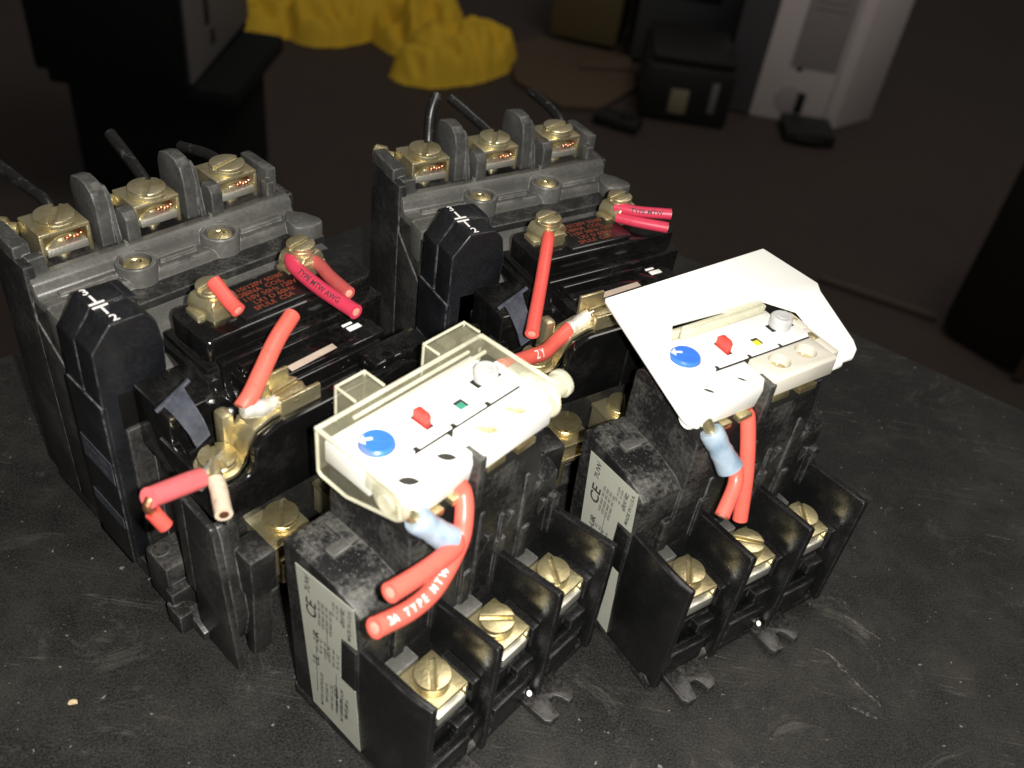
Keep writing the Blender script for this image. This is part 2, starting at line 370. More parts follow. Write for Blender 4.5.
def make_contactor():
    root = empty('contactor')
    # --- body
    b = MB()
    b.box(-2, 77, 61, 117, 2, 60, .8); b.box(4, 71, 40, 62, 2, 60, .8)
    b.prism([(34, 0), (118, 0), (118, 5), (112, 7), (44, 7), (34, 3.5)], 'x', -3.2, 78, .5)
    b.box(-3, 77.5, 84, 119, 6, 78, .8)                    # rear part under the line terminals
    b.box(-3.6, -.6, 101, 121, 6, 88, .6); b.box(75.6, 78.4, 101, 121, 6, 84, .6)
    b.prism([(84, 6), (84, 60), (101, 72), (101, 6)], 'x', -3.5, -2.6, .3)
    b.box(1, 73, 100, 121, 77.5, 81.8, .4)               # terminal floor
    b.box(-2, 77, 37.5, 42, 18, 56, .6)
    b.build('body', M_GREYD, root)
    # --- foot blocks at the lower left
    f = MB(); f.box(-5.5, 8, 46, 57.5, 4, 21.5, 1.4); f.box(-6.6, 3.5, 42.5, 46.5, 3, 15, .8); f.lathe((-2.6, 53.6, 21.3), [(0, .3), (2.4, .3), (2.6, 0)]); f.box(-7.4, -3.4, 38, 45, 3, 10.5, .5)
    f.build('foot_block', M_GREYD, root)
    # --- dividers between the line terminals
    for x in (24.4, 50.6):
        d = MB()
        d.prism([(108.5, 78), (123, 78), (123, 95), (121.5, 98), (117.5, 99.4), (113.0, 99.0), (110.6, 97.2), (109.4, 94)], 'x', x-3.6, x+.4, .5)
        d.prism([(103.6, 78), (109.4, 78), (109.4, 91.6), (108.6, 92.4), (105.2, 92.2), (103.6, 90.6)], 'x', x+1.6, x+5.4, .5)
        d.prism([(106.5, 78), (120, 78), (120, 96), (113, 97.2), (110.6, 95.4), (109.6, 91)], 'x', x+.2, x+1.8, .2)
        d.build('divider', M_GREY2, root)
    for bx in (((-3.4, 1.2, 106, 121, 78, 91.4, .8), (-1.4, 3.4, 103.0, 106.4, 80, 88.6, .6)), ((72.6, 76.2, 106, 120, 78, 91.4, .8), (70.6, 73.4, 103.0, 106.6, 80, 88.6, .6))):
        e = MB()
        for q in bx: e.box(*q)
        e.build('terminal_end_wall', M_GREY2, root)
    # --- arc chute cover: rail, groove, sloped bank, flat bank
    c = MB()
    prof = [(62, 60), (105.4, 60), (105.4, 82.2), (104.6, 84.0), (101.4, 84.6), (99.5, 83.2), (99.0, 80.4), (97.8, 79.6), (92.6, 80.8), (91.6, 80.0), (91.0, 77.8), (85.2, 77.4), (84.2, 75.4), (66, 74.4), (62, 72)]
    c.prism(prof, 'x', -2.8, 76.6, .55)
    c.prism([(72.5, 84), (77.4, 84.6), (78.2, 87.4), (76.2, 92.5), (72.8, 96.4), (69, 92), (68.4, 86.5)], 'z', 70, 82.4, .9)
    c.box(-3.4, 7, 86, 94, 68, 80.6, 1.5)
    c.box(2, 18, 95.4, 97.6, 79, 81.2, .5); c.box(56, 70, 95.2, 97.2, 79, 81.4, .5); c.box(30, 41, 94.8, 96.2, 79, 81.3, .4)
    for x in (23.2, 49):
        c.lathe((x, 95.5, 72), [(6.3, 0), (6.2, 5), (5.6, 6.5), (5.5, 11), (5.2, 11.5), (4.3, 11.4), (4.1, 9.0), (0, 9.0)], seg=32)
    for x in (24.4, 50.5): c.box(x-.4, x+.4, 101.6, 103.2, 84, 85.6, .2)
    cov = c.build('arc_chute_cover', M_GREY, root)
    t = MB(); up = (0, .985, .1)
    for s, x, y, z, sz in (('0660-XXX', 21.5, 87.6, 77.55, 3.6), ('IEC 158', 38.5, 88.5, 77.58, 3.0), ('VDE', 16.5, 92.6, 80.82, 2.4), ('CSA', 36, 92.0, 80.86, 2.0), ('600V', 53, 88.6, 77.58, 3.0), ('CE', 63.5, 88.8, 77.58, 4.0)):
        t.text(s, sz, frame((x, y, z+.06), (1, 0, 0), (0, 1, .07)))
    t.build('embossed_text', M_INKD, cov)
    for x in (23.2, 49): hole_screw(root, x, 95.5, 81.0)
    for i, x in enumerate((11.1, 37.5, 63.4)): line_terminal(root, x, (1.0, .95, .25)[i])
    for x in (.6, 27.6):                                   # side clamp screws behind the first two terminals
        n = MB(); n.cyl((x+1.4, 121.0, 88.6), 2.6, 4.4, (-.75, .65, .05), .5, 20); n.cyl((x+3.2, 119.4, 88.2), 1.7, 4, (-.75, .65, 0), .2, 16); n.build('clamp_screw', M_BRASS, root)
    # --- auxiliary contact block clipped on the left flank
    a = MB()
    sec = [(-.9, 92.4), (8.0, 91.9), (10.6, 88.8), (11.7, 82), (11.4, 74), (10.2, 66), (9.6, 60), (12.0, 58.4), (12.4, 34), (11.4, 12), (-6.6, 12), (-6.6, 60), (-6.2, 86)]
    a.prism(sec, 'y', 62, 70.3, .45)
    a.prism(sec[:-1]+[(-6.2, 84.6)], 'y', 71.1, 79.0, .45)
    a.prism([(-.6, 92.2), (5, 91.8), (8.6, 87), (9.6, 78), (6, 12), (-5.9, 12), (-5.7, 84)], 'y', 66, 76, .2)
    a.box(-6.9, -5.5, 62.1, 79.4, 11, 69.5, .3)             # the name plate area stands proud of the chamfers
    a.box(2, 6.5, 59.4, 62.5, 62, 65.5, .6)
    a.box(5, 11, 70, 80, 88.6, 91.6, 1.5)
    ax = a.build('auxiliary_contact_block', M_AUX, root)
    t = MB()
    # upright figures and contact symbol on the top face
    Z0 = 92.62
    def tx(s_, x, y, sz): t.text(s_, sz, frame((x, y, Z0-.05*x), (1, 0, -.045), (0, 1, 0)))
    tx('3', .9, 76.8, 3.7); tx('2', 1.5, 63.8, 3.7)
    for x0, x1, y0, y1 in ((.9, 1.45, 71.7, 75.0), (-.8, 3.0, 71.1, 71.7), (-.8, 3.0, 69.5, 70.1), (.9, 1.45, 66.2, 69.5)):
        t.prism([(x0, y0), (x1, y0), (x1, y1), (x0, y1)], 'z', Z0-.22, Z0-.08, 0)
    t.build('white_marking', M_INKW, ax)
    pl = MB(); pl.prism([(63, 42), (79, 42), (79, 50), (63, 50)], 'x', -7.02, -6.8, 0); pl.prism([(63, 25), (79, 25), (79, 29), (63, 29)], 'x', -7.02, -6.8, 0)
    pl = pl.build('name_strip', M_STEELBLUE, ax)
    t = MB()
    for k, s_ in enumerate(('Ith 10A  600V', 'AC15  A600')): t.text(s_, 2.0, frame((-7.06, 71, 47.6-3.6*k), (0, -1, 0), (0, 0, 1)))
    t.build('strip_text', M_INKG, pl)
    # --- coil housing
    k = MB()
    k.prism([(17.4, 50), (66.4, 50), (68.4, 52), (68.4, 65.8), (66.4, 67.8), (18.2, 67.8), (16.2, 65.8), (16.2, 51.2)], 'z', 62, 86, 1.3)
    k.box(14.8, 70, 48.6, 69, 60, 79.4, .7)
    k.box(18, 66, 46.5, 50, 60, 81.0, .5)
    k.box(13.5, 17.5, 46.5, 68.5, 60, 77.5, .5)
    coil = k.build('coil_housing', M_GLOSS, root)
    p = MB(); p.prism([(28.5, 51.6), (50.5, 51.6), (51.6, 52.6), (51.6, 64.4), (28.5, 64.4)], 'z', 85.6, 87.1, .6); plate = p.build('rating_plate', M_PLATE, coil)
    t = MB()
    for i, (s_, x) in enumerate((('110/120V 50/60', 39.6), ('BOBINA  COIL', 38.2), ('110V 50Hz 120V', 40.4), ('LX1 D 60Hz', 40), ('SPULE  CSA', 38.6))): t.text(s_, 2.35, frame((x, 62.9-2.25*i, 87.16), (1, 0, 0), (0, 1, 0)))
    t.build('rating_text', M_INKR, plate)
    # coil terminals: saddle clamp with screw
    for x, y in ((25.6, 61.6), (54.6, 64.4)):
        m = MB(); m.prism([(-4.6, 84.5), (4.6, 84.5), (4.8, 89), (3.4, 91.2), (-3.4, 91.2), (-4.8, 89)], 'y', -4.0, 4.0, .5, Matrix.Translation((x, y, 0)) @ Matrix.Rotation(.25, 4, 'Z'))
        m.box(x-6.2, x+6.2, y-2.8, y+2.8, 85.6, 87.4, .5, None); m.box(x-3.4, x+3.4, y-5.4, y-3.6, 84.5, 90, .5)
        g = m.build('coil_terminal', M_ZINC, root)
        s_ = MB(); slot_head(s_, (x, y, 90.9), 3.9, 2.6, .2); s_.build('screw', M_ZINC, g)
    # --- magnet cover: stepped glossy front wall with the black deck behind it
    wp = [(1.2, 53.8), (1.2, 63.5), (2.2, 65.4), (9.0, 65.8), (10.8, 67.2), (11.6, 72.6), (13.6, 75.4), (18.2, 77.0), (57.0, 77.0), (61.4, 75.4), (63.6, 72.6), (64.4, 67.2), (66.2, 65.8), (73, 65.4), (74, 63.5), (74, 53.8)]
    g = MB(); g.prism(wp, 'y', 24, 27, .7)
    g.prism([(1.8, 54), (1.8, 60.5), (12.5, 62), (13.5, 70), (17, 73.0), (58, 73.0), (61.7, 70), (62.7, 62), (73.4, 60.5), (73.4, 54)], 'y', 26.5, 48, .5)
    g.box(20, 58, 34.5, 48, 72, 77.4, .6)
    g.box(33.0, 34.0, 23.6, 24.6, 54, 76, .3); g.box(0, 3.2, 27, 49, 55, 66, .8); g.box(1, 14.5, 44, 60, 55, 75, .6)
    g.build('magnet_cover', M_GLOSS, root)
    d = MB()
    d.box(22, 52, 44.6, 47, 76.8, 79.6, .4)
    d.box(22.5, 57.5, 39.8, 44.4, 77, 78.2, .3); d.box(23, 48.5, 36.0, 39.6, 77, 78.8, .3)
    d.box(49.5, 68, 26.5, 34, 72, 77.8, .6); d.box(48.6, 60, 35.5, 46, 76.9, 79.0, .5)
    for x, y in ((54.4, 28.6), (60.6, 27.4)): d.lathe((x, y, 77.6), [(0, .2), (1.5, .2), (1.7, .9), (2.3, .9), (2.4, 0)], seg=20)
    d.build('deck', M_GLOSS, root)
    MB().prism([(31, 36.6), (45.5, 37.4), (45.5, 39.4), (31, 38.8)], 'z', 78.85, 79.0, 0).build('paper_label', M_TAPE, root)
    t = MB(); t.box(52.2, 56.2, 40.5, 42.2, 79.0, 79.3, .1); t.box(51.9, 55, 43, 43.8, 79.0, 79.3, .1); t.build('white_mark', M_INKW, root)
    # --- stepped contact bars with their screws (left one whole, right one mirrored behind the relay cover)
    for sg in (1,):
        fx = (lambda x: x) if sg > 0 else (lambda x: 75.2-x)
        path = [(2.4, 66.3), (8.6, 66.6), (10.6, 68.2), (11.3, 73.2), (13.2, 76.2), (18.4, 77.9), (31, 77.9)]
        q = [(fx(a_), b_) for a_, b_ in path]; low = [(fx(a_+(.8 if 2 < i < 5 else 0)), b_-1.2) for i, (a_, b_) in enumerate(path)]
        m = MB(); m.prism(q+low[::-1], 'y', 27.2, 34, .2)
        x0, x1 = sorted((fx(20.5), fx(32))); m.box(x0, x1, 26.3, 27.5, 76.5, 81.4, .3)
        x0, x1 = sorted((fx(19.6), fx(28))); m.box(x0, x1, 33.4, 34.6, 76.8, 84.0, .4)
        x0, x1 = sorted((fx(8.8), fx(12.2))); m.box(x0, x1, 33.2, 37.5, 66, 78.0, 1.0)
        br = m.build('contact_bar', M_ZINC, root)
        s_ = MB(); x = fx(25.0); slot_head(s_, (x, 30.4, 78.6), 4.2, 2.8, .1); s_.box(x-4.6, x+4.6, 27.8, 33, 77.4, 78.9, .4); s_.build('screw', M_BRASS, br)
        s_ = MB(); x = fx(5.4); slot_head(s_, (x, 31.0, 67.6), 4.6, 2.6, 1.3); s_.lathe((x, 31.0, 66.6), [(5.6, 0), (5.6, .9), (4.6, 1.4), (0, 1.4)]); s_.build('screw', M_BRASS, br)
    # --- folded clip by the left terminal
    rows = [((-.6, 41.6, 81.4), (4.8, 41.6, 84.4)), ((.4, 41.0, 79.6), (5.2, 41.0, 82.6)), ((1.6, 39.8, 76.8), (6.0, 39.8, 79.6)), ((2.8, 38.0, 73.2), (6.8, 38.0, 75.8)), ((3.4, 36.4, 69.6), (7.2, 36.4, 71.6))]
    b = bmesh.new(); vr = [[b.verts.new(Vector(q)+Vector((0, dy, 0))) for q in (l, r_, ) for dy in (0, 1.0)] for l, r_ in rows]   # l-front, l-back, r-front, r-back
    for a_, c_ in zip(vr, vr[1:]):
        for i0, i1 in ((0, 1), (1, 3), (3, 2), (2, 0)): b.faces.new((a_[i0], a_[i1], c_[i1], c_[i0]))
    for q in (vr[0], vr[-1]): b.faces.new((q[0], q[1], q[3], q[2]))
    bmesh.ops.recalc_face_normals(b, faces=b.faces)
    m = MB(); m._merge(b); m.box(-5.0, 5.2, -.5, .5, -.35, .35, .15, frame((2.0, 41.9, 82.9), (9.1, 0, 4.9), (0, 1, 0)))
    m.build('clip', M_STEELBLUE, root)
    # --- load end: side wings and the outgoing terminals
    for sg in (1, -1):
        fx = (lambda x: x) if sg > 0 else (lambda x: 75-x)
        m = MB()
        x0, x1 = sorted((fx(-1.8), fx(.4)))
        m.prism([(38.5, 2), (38, 54.3), (34, 54.6), (26.0, 53.0), (24.6, 50), (19.6, .5), (22, 0), (36, 0)], 'x', x0, x1, .6)
        x0, x1 = sorted((fx(.2), fx(5.2))); m.prism([(26.2, 52.4), (24.8, 50), (21.4, 20), (24, 8), (27.5, 8), (28, 52.6)], 'x', x0, x1, .5)
        x0, x1 = sorted((fx(3.2), fx(11))); m.box(x0, x1, 17.5, 27, 29, 44, .9)
        x0, x1 = sorted((fx(3.8), fx(9.6))); m.prism([(18.5, 29.4), (25, 29.4), (24, 2), (20.5, 2)], 'x', x0, x1, .5)
        m.build('load_end_wing', M_GREYD, root)
    for x in (21.0, 43.0, 65.0):
        m = MB(); m.box(x-6.4, x+6.4, 24, 37.8, 33.4, 35, .3); m.box(x-6.4, x-5.2, 24, 37, 24, 34, .3); m.box(x+5.2, x+6.4, 24, 37, 24, 34, .3); m.box(x-5, x+5, 23.6, 36, 27.6, 29.4, .3)
        t_ = m.build('load_terminal', M_ZINC, root)
        s_ = MB(); slot_head(s_, (x+1.0, 31.5, 35), 4.8, 2.8, .9); s_.cyl((x, 30.4, 12), 2.2, 20); s_.build('screw', M_BRASS, t_)
    return root

# ------------------------------------------------------------------ overload relay
def make_relay():
    root = empty('overload_relay')
    b = MB()
    sh = [(22.4, 4), (22.4, 57.5), (24.8, 59.4), (32.6, 61.4), (48.6, 61.8), (49.4, 60.8), (47, 4)]
    b.prism(sh, 'x', 0, 13.4, .6); b.prism(sh, 'x', 57.2, 68.6, .6)
    b.box(.6, 68.2, 26, 46.5, 4, 58, .5)
    b.prism([(21.4, 4), (21.4, 66), (22.2, 79.8), (46, 80.6), (48.6, 78.5), (48.6, 4)], 'x', 13.0, 57.6, .6)
    b.prism([(2.0, 0), (48, 0), (48, 4.5), (4, 4.5), (2, 3)], 'x', 0, 68.8, .5)
    b.box(30.0, 32.2, 18.6, 24, 74, 89.6, .4); b.box(30.4, 31.8, 20.6, 24, 40, 75, .3)                 # key between the two halves of the front
    for x, h, y in ((23.2, 58, 20.9), (36.6, 66, 20.8), (44.4, 60, 20.5), (52.8, 68, 20.9)): b.box(x-.6, x+.6, y, 22.4, 34, h, .3)
    for x, h in ((37.0, 59), (45.0, 61.5), (58.6, 56)): b.prism([(h-6.5, 0), (h-.5, 0), (h, -1.6), (h-1.2, -2.0), (h-6.5, -.6)], 'z', 0, 1.3, .2, Matrix(((0, 0, 1, x), (0, 1, 0, 20.6), (1, 0, 0, 0), (0, 0, 0, 1))))
    for x in (22.6, 45.0, 67.2): b.box(x-1.6, x+1.6, 20.4, 22.6, 36, 50.5, .4)
    for x in (13.8, 36.2, 58.4): b.box(x-4.6, x-1.2, 20.6, 22.6, 30, 47.0, .5)
    b.box(9.4, 12.6, 37, 46.2, 60.5, 62.6, .4); b.box(3.2, 9, 40.8, 46.5, 61.2, 62.3, .3)
    b.box(59, 64, 40, 46, 61, 62.4, .4)
    b.build('body', M_DUSTY, root)
    tb_ = MB(); tb_.box(4.4, 9.8, 36.6, 39.8, 61.3, 62.7, .3); tb_.build('latch', M_GREY, root)
    # terminal shelf between the barriers
    s = MB()
    for i in range(3):
        x = 1.6+22.3*i
        s.box(x, x+21.2, 9.0, 22.6, 4, 28.4, .4); s.box(x, x+21.2, 3.2, 9.5, 4, 9.5, .4); s.box(x+2, x+19, 5.5, 9.5, 9, 21, .5)
        s.box(x+4, x+17, 1.6, 4, 4, 13, .4); s.box(x+12.6, x+19, 2.6, 6.4, 16.8, 20.4, .5); s.box(x+1.4, x+9, 2.2, 4.2, 5.5, 9.8, .4)
        s.box(x+18.0, x+20.6, 4.0, 15, 24, 32.0, .4); s.box(x+1, x+3.0, 6, 20, 28, 31, .3)
    s.build('terminal_shelf', M_BLACK, root)
    for x in (1.0, 23.4, 45.7, 68.0):
        m = MB(); pr = [(.2, 2.4), (.2, 46.2), (.7, 46.8), (22.8, 44.8), (22.8, 2.4)]
        if x == 1.0: m.prism([(-.05, 22.8), (-.05, 6.2), (1.0, .2), (3.0, .2), (2.3, 6.0), (2.1, 22.8)], 'z', 2.4, 45.9, .4)
        else: m.prism(pr, 'x', x-1.05, x+1.05, .3)
        m.build('barrier', M_BLACK, root)
    for i, x in enumerate((12.4, 34.9, 57.0)):
        m = MB(); m.box(x-6.0, x+6.0, 4.6, 17.0, 32.8, 34.0, .3); m.box(x+4.9, x+6.0, 4.4, 15, 26.5, 33.4, .3); m.box(x-6.0, x-5.0, 4.4, 15, 28.5, 33.4, .3)
        t = m.build('terminal', M_BRASS, root)
        g = MB(); g.box(x-4.7, x+4.7, 3.6, 15.6, 27.4, 31.0, .5); g.build('clamp_block', M_STEEL, t)
        g = MB(); g.box(x-6.8, x+1.5, 17.0, 21.4, 33.6, 35.4, .3); g.build('link', M_GREY, t)
        q = MB(); slot_head(q, (x-.1, 10.8, 34.0), 4.6, 3.4, (.85, -.75, .95)[i]); q.cyl((x, 10.6, 20), 2.4, 13); q.build('screw', M_BRASS, t)
    # mounting lugs with an open slot
    for x in (5.0, 39.8):
        m = MB(); m.prism([(x+1, 3), (x+1, -6.2), (x+2.2, -7.8), (x+5.4, -7.8), (x+5.8, -5.0), (x+6.8, -3.0), (x+8.8, -3.0), (x+9.8, -5.0), (x+10.2, -7.4), (x+13, -7.0), (x+14, -5.2), (x+14, 3)], 'z', .1, 2.6, .4); m.build('mounting_lug', M_GREYD, root)
    d = MB(); d.lathe((43.2, 1.7, 3.9), [(0, .2), (.8, .15), (.9, 0)], (0, -.6, .8), 14); d.build('white_dot', M_INKW, root)
    # rating label on the left end
    l = MB(); l.prism([(44.8, 57.2), (24.6, 59.0), (23.4, 45.5), (28.9, 44.6), (28.9, 29.2), (23.6, 28.2), (21.4, 3.2), (39.8, 5.0)], 'x', -.16, .3, 0)
    l = l.build('rating_label', M_LABEL, root)
    MB().box(-.5, .5, 23.2, 28.4, 28.9, 44.4, .3).build('label_notch', M_BLACK, root)
    t = MB()
    def lt(s_, y, z, sz): t.text(s_, sz, frame((-.2, y, z), (0, 0, 1), (0, 1, 0)))
    lt('CE', 39.2, 45.4, 5.2); lt('7UW', 40.4, 53.6, 2.6); lt('MADE IN U.S.A.', 25.9, 52.0, 1.7); lt('600V AC', 28.0, 53.0, 1.8)
    for i in range(7):
        y = 36.4-1.35*i; lt('VDE 0660  IEC 292 ', y, 46.5 if i < 4 else 52.0, 1.25) if i < 4 else lt('97  14 22A', y+.3, 53, 1.2)
    for i in range(9): lt(('10A 13A 16A', '95  A1  A2', 'Ui 660V  gG', 'LISTED 79F')[i % 4], 37.6-1.55*i if i < 6 else 30.2-1.6*(i-6), 33.5 if i < 6 else 15.5, 1.35)
    for i in range(6): lt(('MOTOR CONTROLLER', 'TRIP CLASS 10', 'AWG 14-8  Cu 75C', '35 A 60 A gG aM')[i % 4], 36.0-1.9*i, 15+.3*i, 1.4)
    lt('UR', 37.8, 36, 3.0); lt('UL', 38.0, 26, 3.4); lt('LISTED', 30.6, 20, 1.8)
    for y, z0, z1 in ((37.8, 12, 30), (33.6, 32, 42), (30.4, 10, 28)):
        t.prism([(y, z0), (y+.16, z0), (y+.16, z1), (y, z1)], 'x', -.2, -.17, 0)
    t.build('label_text', M_INKB, l)
    # white front: left half, right half, upper panel
    def cut(x, y, r): return MB().cyl((x, y, 74), r, 24, bev=0, seg=32).build('hole_cutter', M_WHITE)
    z = MB(); z.prism([(21.4, 80.8), (20.6, 87), (21.4, 90.2), (28.9, 90.4), (29.0, 80.8)], 'x', 11.6, 30.0, .3)
    z = z.build('front_left_half', M_WHITE, root); carve(z, [cut(15.2, 25.4, 2.9), cut(26.2, 25.2, 2.9)])
    z = MB(); z.prism([(19.2, 85.0), (19.2, 90.2), (20.0, 90.7), (28.9, 90.5), (28.9, 83)], 'x', 31.6, 54.6, .3)
    z = z.build('front_right_half', M_WHITE, root); carve(z, [cut(38.6, 24.9, 3.0), cut(48.4, 25.0, 3.0)])
    for x, y in ((38.6, 24.9), (48.4, 25.0)):
        q = MB(); slot_head(q, (x, y, 86.2), 2.85, 1.9, .7); q.build('recessed_screw', M_BRASS, root)
    for x, y in ((15.2, 25.4), (26.2, 25.2)): MB().cyl((x, y, 81), 2.85, 5.8, bev=.1).build('hole_floor', M_HOLE, root)
    z = MB(); z.prism([(11.6, 29.4), (54.4, 29.4), (55.4, 31.0), (54.0, 41.4), (14.2, 41.8), (11.6, 40)], 'z', 84, 90.5, .25)
    z = z.build('front_panel', M_WHITE, root)
    carve(z, [MB().cyl((16.2, 36.4, 87.6), 4.1, 6, bev=0).build('hole_cutter', M_WHITE), MB().box(27.2, 29.9, 32.4, 38.4, 88.6, 95, 0).build('hole_cutter', M_WHITE),
              MB().box(37.6, 41.0, 32.2, 35.6, 88.6, 95, 0).build('hole_cutter', M_WHITE)] + [MB().box(x-.9, x+.9, 28, 30.9, 88.6, 95, 0).build('hole_cutter', M_WHITE) for x in (21.6, 32.9, 44.1)])
    q = MB(); q.box(13.5, 54.5, 41.9, 45.3, 83, 88.4, .3); q.build('back_ledge', M_WHITE, root)
    q = MB(); q.box(20.5, 54.2, 28.95, 29.35, 84, 90.45, 0); q.build('seam', M_HOLE, root)
    for x in (21.6, 32.9, 44.1): MB().box(x-.85, x+.85, 29.42, 30.85, 88.3, 89.9, 0).build('notch', M_HOLE, root)
    q = MB(); q.box(37.65, 40.95, 32.25, 35.55, 88.4, 89.8, 0); q.build('window_well', M_HOLE, root)
    q = MB(); q.box(27.25, 29.85, 32.45, 38.35, 88.4, 89.9, 0); q.build('tab_slot', M_HOLE, root)
    r_ = MB(); r_.box(12.5, 54, 22, 28.5, 76, 81.2, .1); r_.build('inner_floor', M_HOLE, root)
    # blue current dial
    q = MB(); q.cyl((16.2, 36.4, 86.0), 3.9, 5.6, bev=.4, seg=36)
    q = q.build('current_dial', M_BLUE, root)
    carve(q, [MB().box(10, 23, 36.0, 36.8, 91.1, 95, 0, Matrix.Translation((16.2, 36.4, 0)) @ Matrix.Rotation(-.75, 4, 'Z') @ Matrix.Translation((-16.2, -36.4, 0))).build('hole_cutter', M_BLUE)])
    t = MB(); t.prism([(-3.9, .4), (-2.3, 2.0), (-2.6, .9), (-.8, .6), (-.9, 0), (-2.7, .2), (-2.9, -1.0)], 'z', 91.58, 91.66, 0, Matrix.Translation((16.6, 36.9, 0)) @ Matrix.Rotation(-.35, 4, 'Z')); t.build('dial_arrow', M_INKW, q)
    # red stop tab, indicator, grey reset button
    q = MB(); q.prism([(33.2, 87.5), (37.6, 87.5), (37.6, 92.8), (36.8, 93.6), (34.0, 93.6), (33.2, 92.8)], 'x', 27.7, 29.3, .3); q.build('stop_tab', M_REDP, root)
    q = MB(); q.cyl((50.0, 36.3, 86), 3.0, 7.8, bev=.5, seg=32); q.cyl((50.0, 36.3, 93.6), 1.5, .35, bev=.1); 
    q = q.build('reset_button', M_BUTTON, root)
    MB().prism([(46.0, 34.8), (54.0, 34.6), (54.0, 37.6), (46.0, 37.8)], 'z', 90.52, 90.6, 0).build('reset_recess', M_HOLE, root)
    # brass tags under the front
    for x0, x1, z0 in ((17.6, 21, 79.4), (23.6, 28.2, 79.6), (34.4, 40.4, 82.6), (44.8, 51.2, 81.6)):
        q = MB(); q.box(x0, x1, 19.8, 24, z0-.9, z0+1.0, .25); q.build('control_terminal', M_BRASS, root)
    return root

def mirror_pts(p, w): return [(w-a, b) for a, b in p]

def clear_cover(root):
    """closed see-through cover round the white front: side arms with round hinges, back rim, two catches"""
    m = MB(); t = .9
    arm = [(46.4, 93.0), (46.0, 79.8), (37.0, 79.7), (21.0, 85.0), (20.2, 88.6), (21.4, 90.6)]
    m.prism(arm, 'x', 7.8, 7.8+t, .2); m.prism(arm, 'x', 58.6, 58.6+t, .2)
    m.box(8.2, 59, 41.4, 46.6, 91.6, 92.8, .25)            # top rim band
    m.box(8.2, 59, 45.6, 46.6, 81, 92.0, .25)              # back wall
    m.box(8.6, 12.4, 30, 42, 91.8, 92.6, .2); m.box(55.6, 59, 30, 42, 91.8, 92.6, .2)
    c = m.build('clear_cover', M_CLEAR, root)
    e = MB()
    for x in (7.7, 58.5):
        e.tube([(x+.5, 46.4, 93.1), (x+.5, 46.1, 80.6), (x+.5, 45.2, 79.8), (x+.5, 37.5, 79.6), (x+.5, 36.5, 79.7), (x+.5, 21.4, 85.0), (x+.5, 20.4, 86.2), (x+.5, 20.8, 90)], .42, 8)
        e.box(x, x+1.0, 21.5, 46.5, 92.5, 93.3, .2, Matrix.Translation((0, 0, 0)))
    e.box(7.8, 59.4, 45.9, 46.9, 92.4, 93.3, .3); e.box(12.6, 55.6, 41.2, 42.0, 92.0, 93.0, .25); e.box(16, 52, 43.4, 44.2, 92.6, 93.3, .2)
    e.build('cover_edge', M_RIM, c)
    for x in (8.8, 57.2):
        h = MB(); h.lathe((x, 24.6, 87.2), [(0, 0), (4.6, 0), (5.0, .5), (5.0, 1.6), (3.4, 2.0), (3.2, 3.2), (0, 3.2)], (1, 0, 0), 24)
        h.box(x, x+2.2, 26, 32, 86, 91.4, .5); h.box(x+.4, x+2.8, 21.8, 24, 83, 90.8, .6)
        h.lathe((x-.2, 24.6, 87.2), [(0, 0), (2.2, 0), (2.4, -.8), (0, -.8)], (1, 0, 0), 18)
        if x > 50:
            h.box(56.2, 61.5, 27, 36, 88.2, 90.6, .8); h.lathe((58, 24.6, 88.6), [(0, 0), (2.8, 0), (3.0, 5.6), (3.6, 6.0), (3.5, 7.2), (0, 7.4)], (1, 0, 0), 24)
        h.build('hinge', M_RIM, c)
    k = MB()
    for x0, x1, yb in ((19.0, 27.4, 50.4), (44.6, 58.4, 49.0)):
        k.box(x0, x1, 46.4, yb+2.8, 93.0, 94.2, .4); k.box(x0, x0+1.1, 46.4, yb+2.4, 86, 93.2, .3); k.box(x1-1.1, x1, 46.4, yb+2.4, 86, 93.2, .3); k.box(x0, x1, yb+1.6, yb+2.8, 83, 93.2, .3)
    k.box(47, 50.6, 46.6, 50.5, 94, 95.2, .5); k.box(53, 57, 43, 48, 92.8, 94.4, .6)
    k.build('catch', M_CLEAR, c)
    k = MB()
    for x0, x1, yb in ((19.0, 27.4, 50.4), (44.6, 58.4, 49.0)):
        for x in (x0, x1): k.tube([(x, 46.6, 94.1), (x, yb+2.7, 94.1), (x, yb+2.7, 84)], .35, 8)
        k.tube([(x0, yb+2.7, 94.1), (x1, yb+2.7, 94.1)], .35, 8)
    k.build('catch_edge', M_RIM, c)

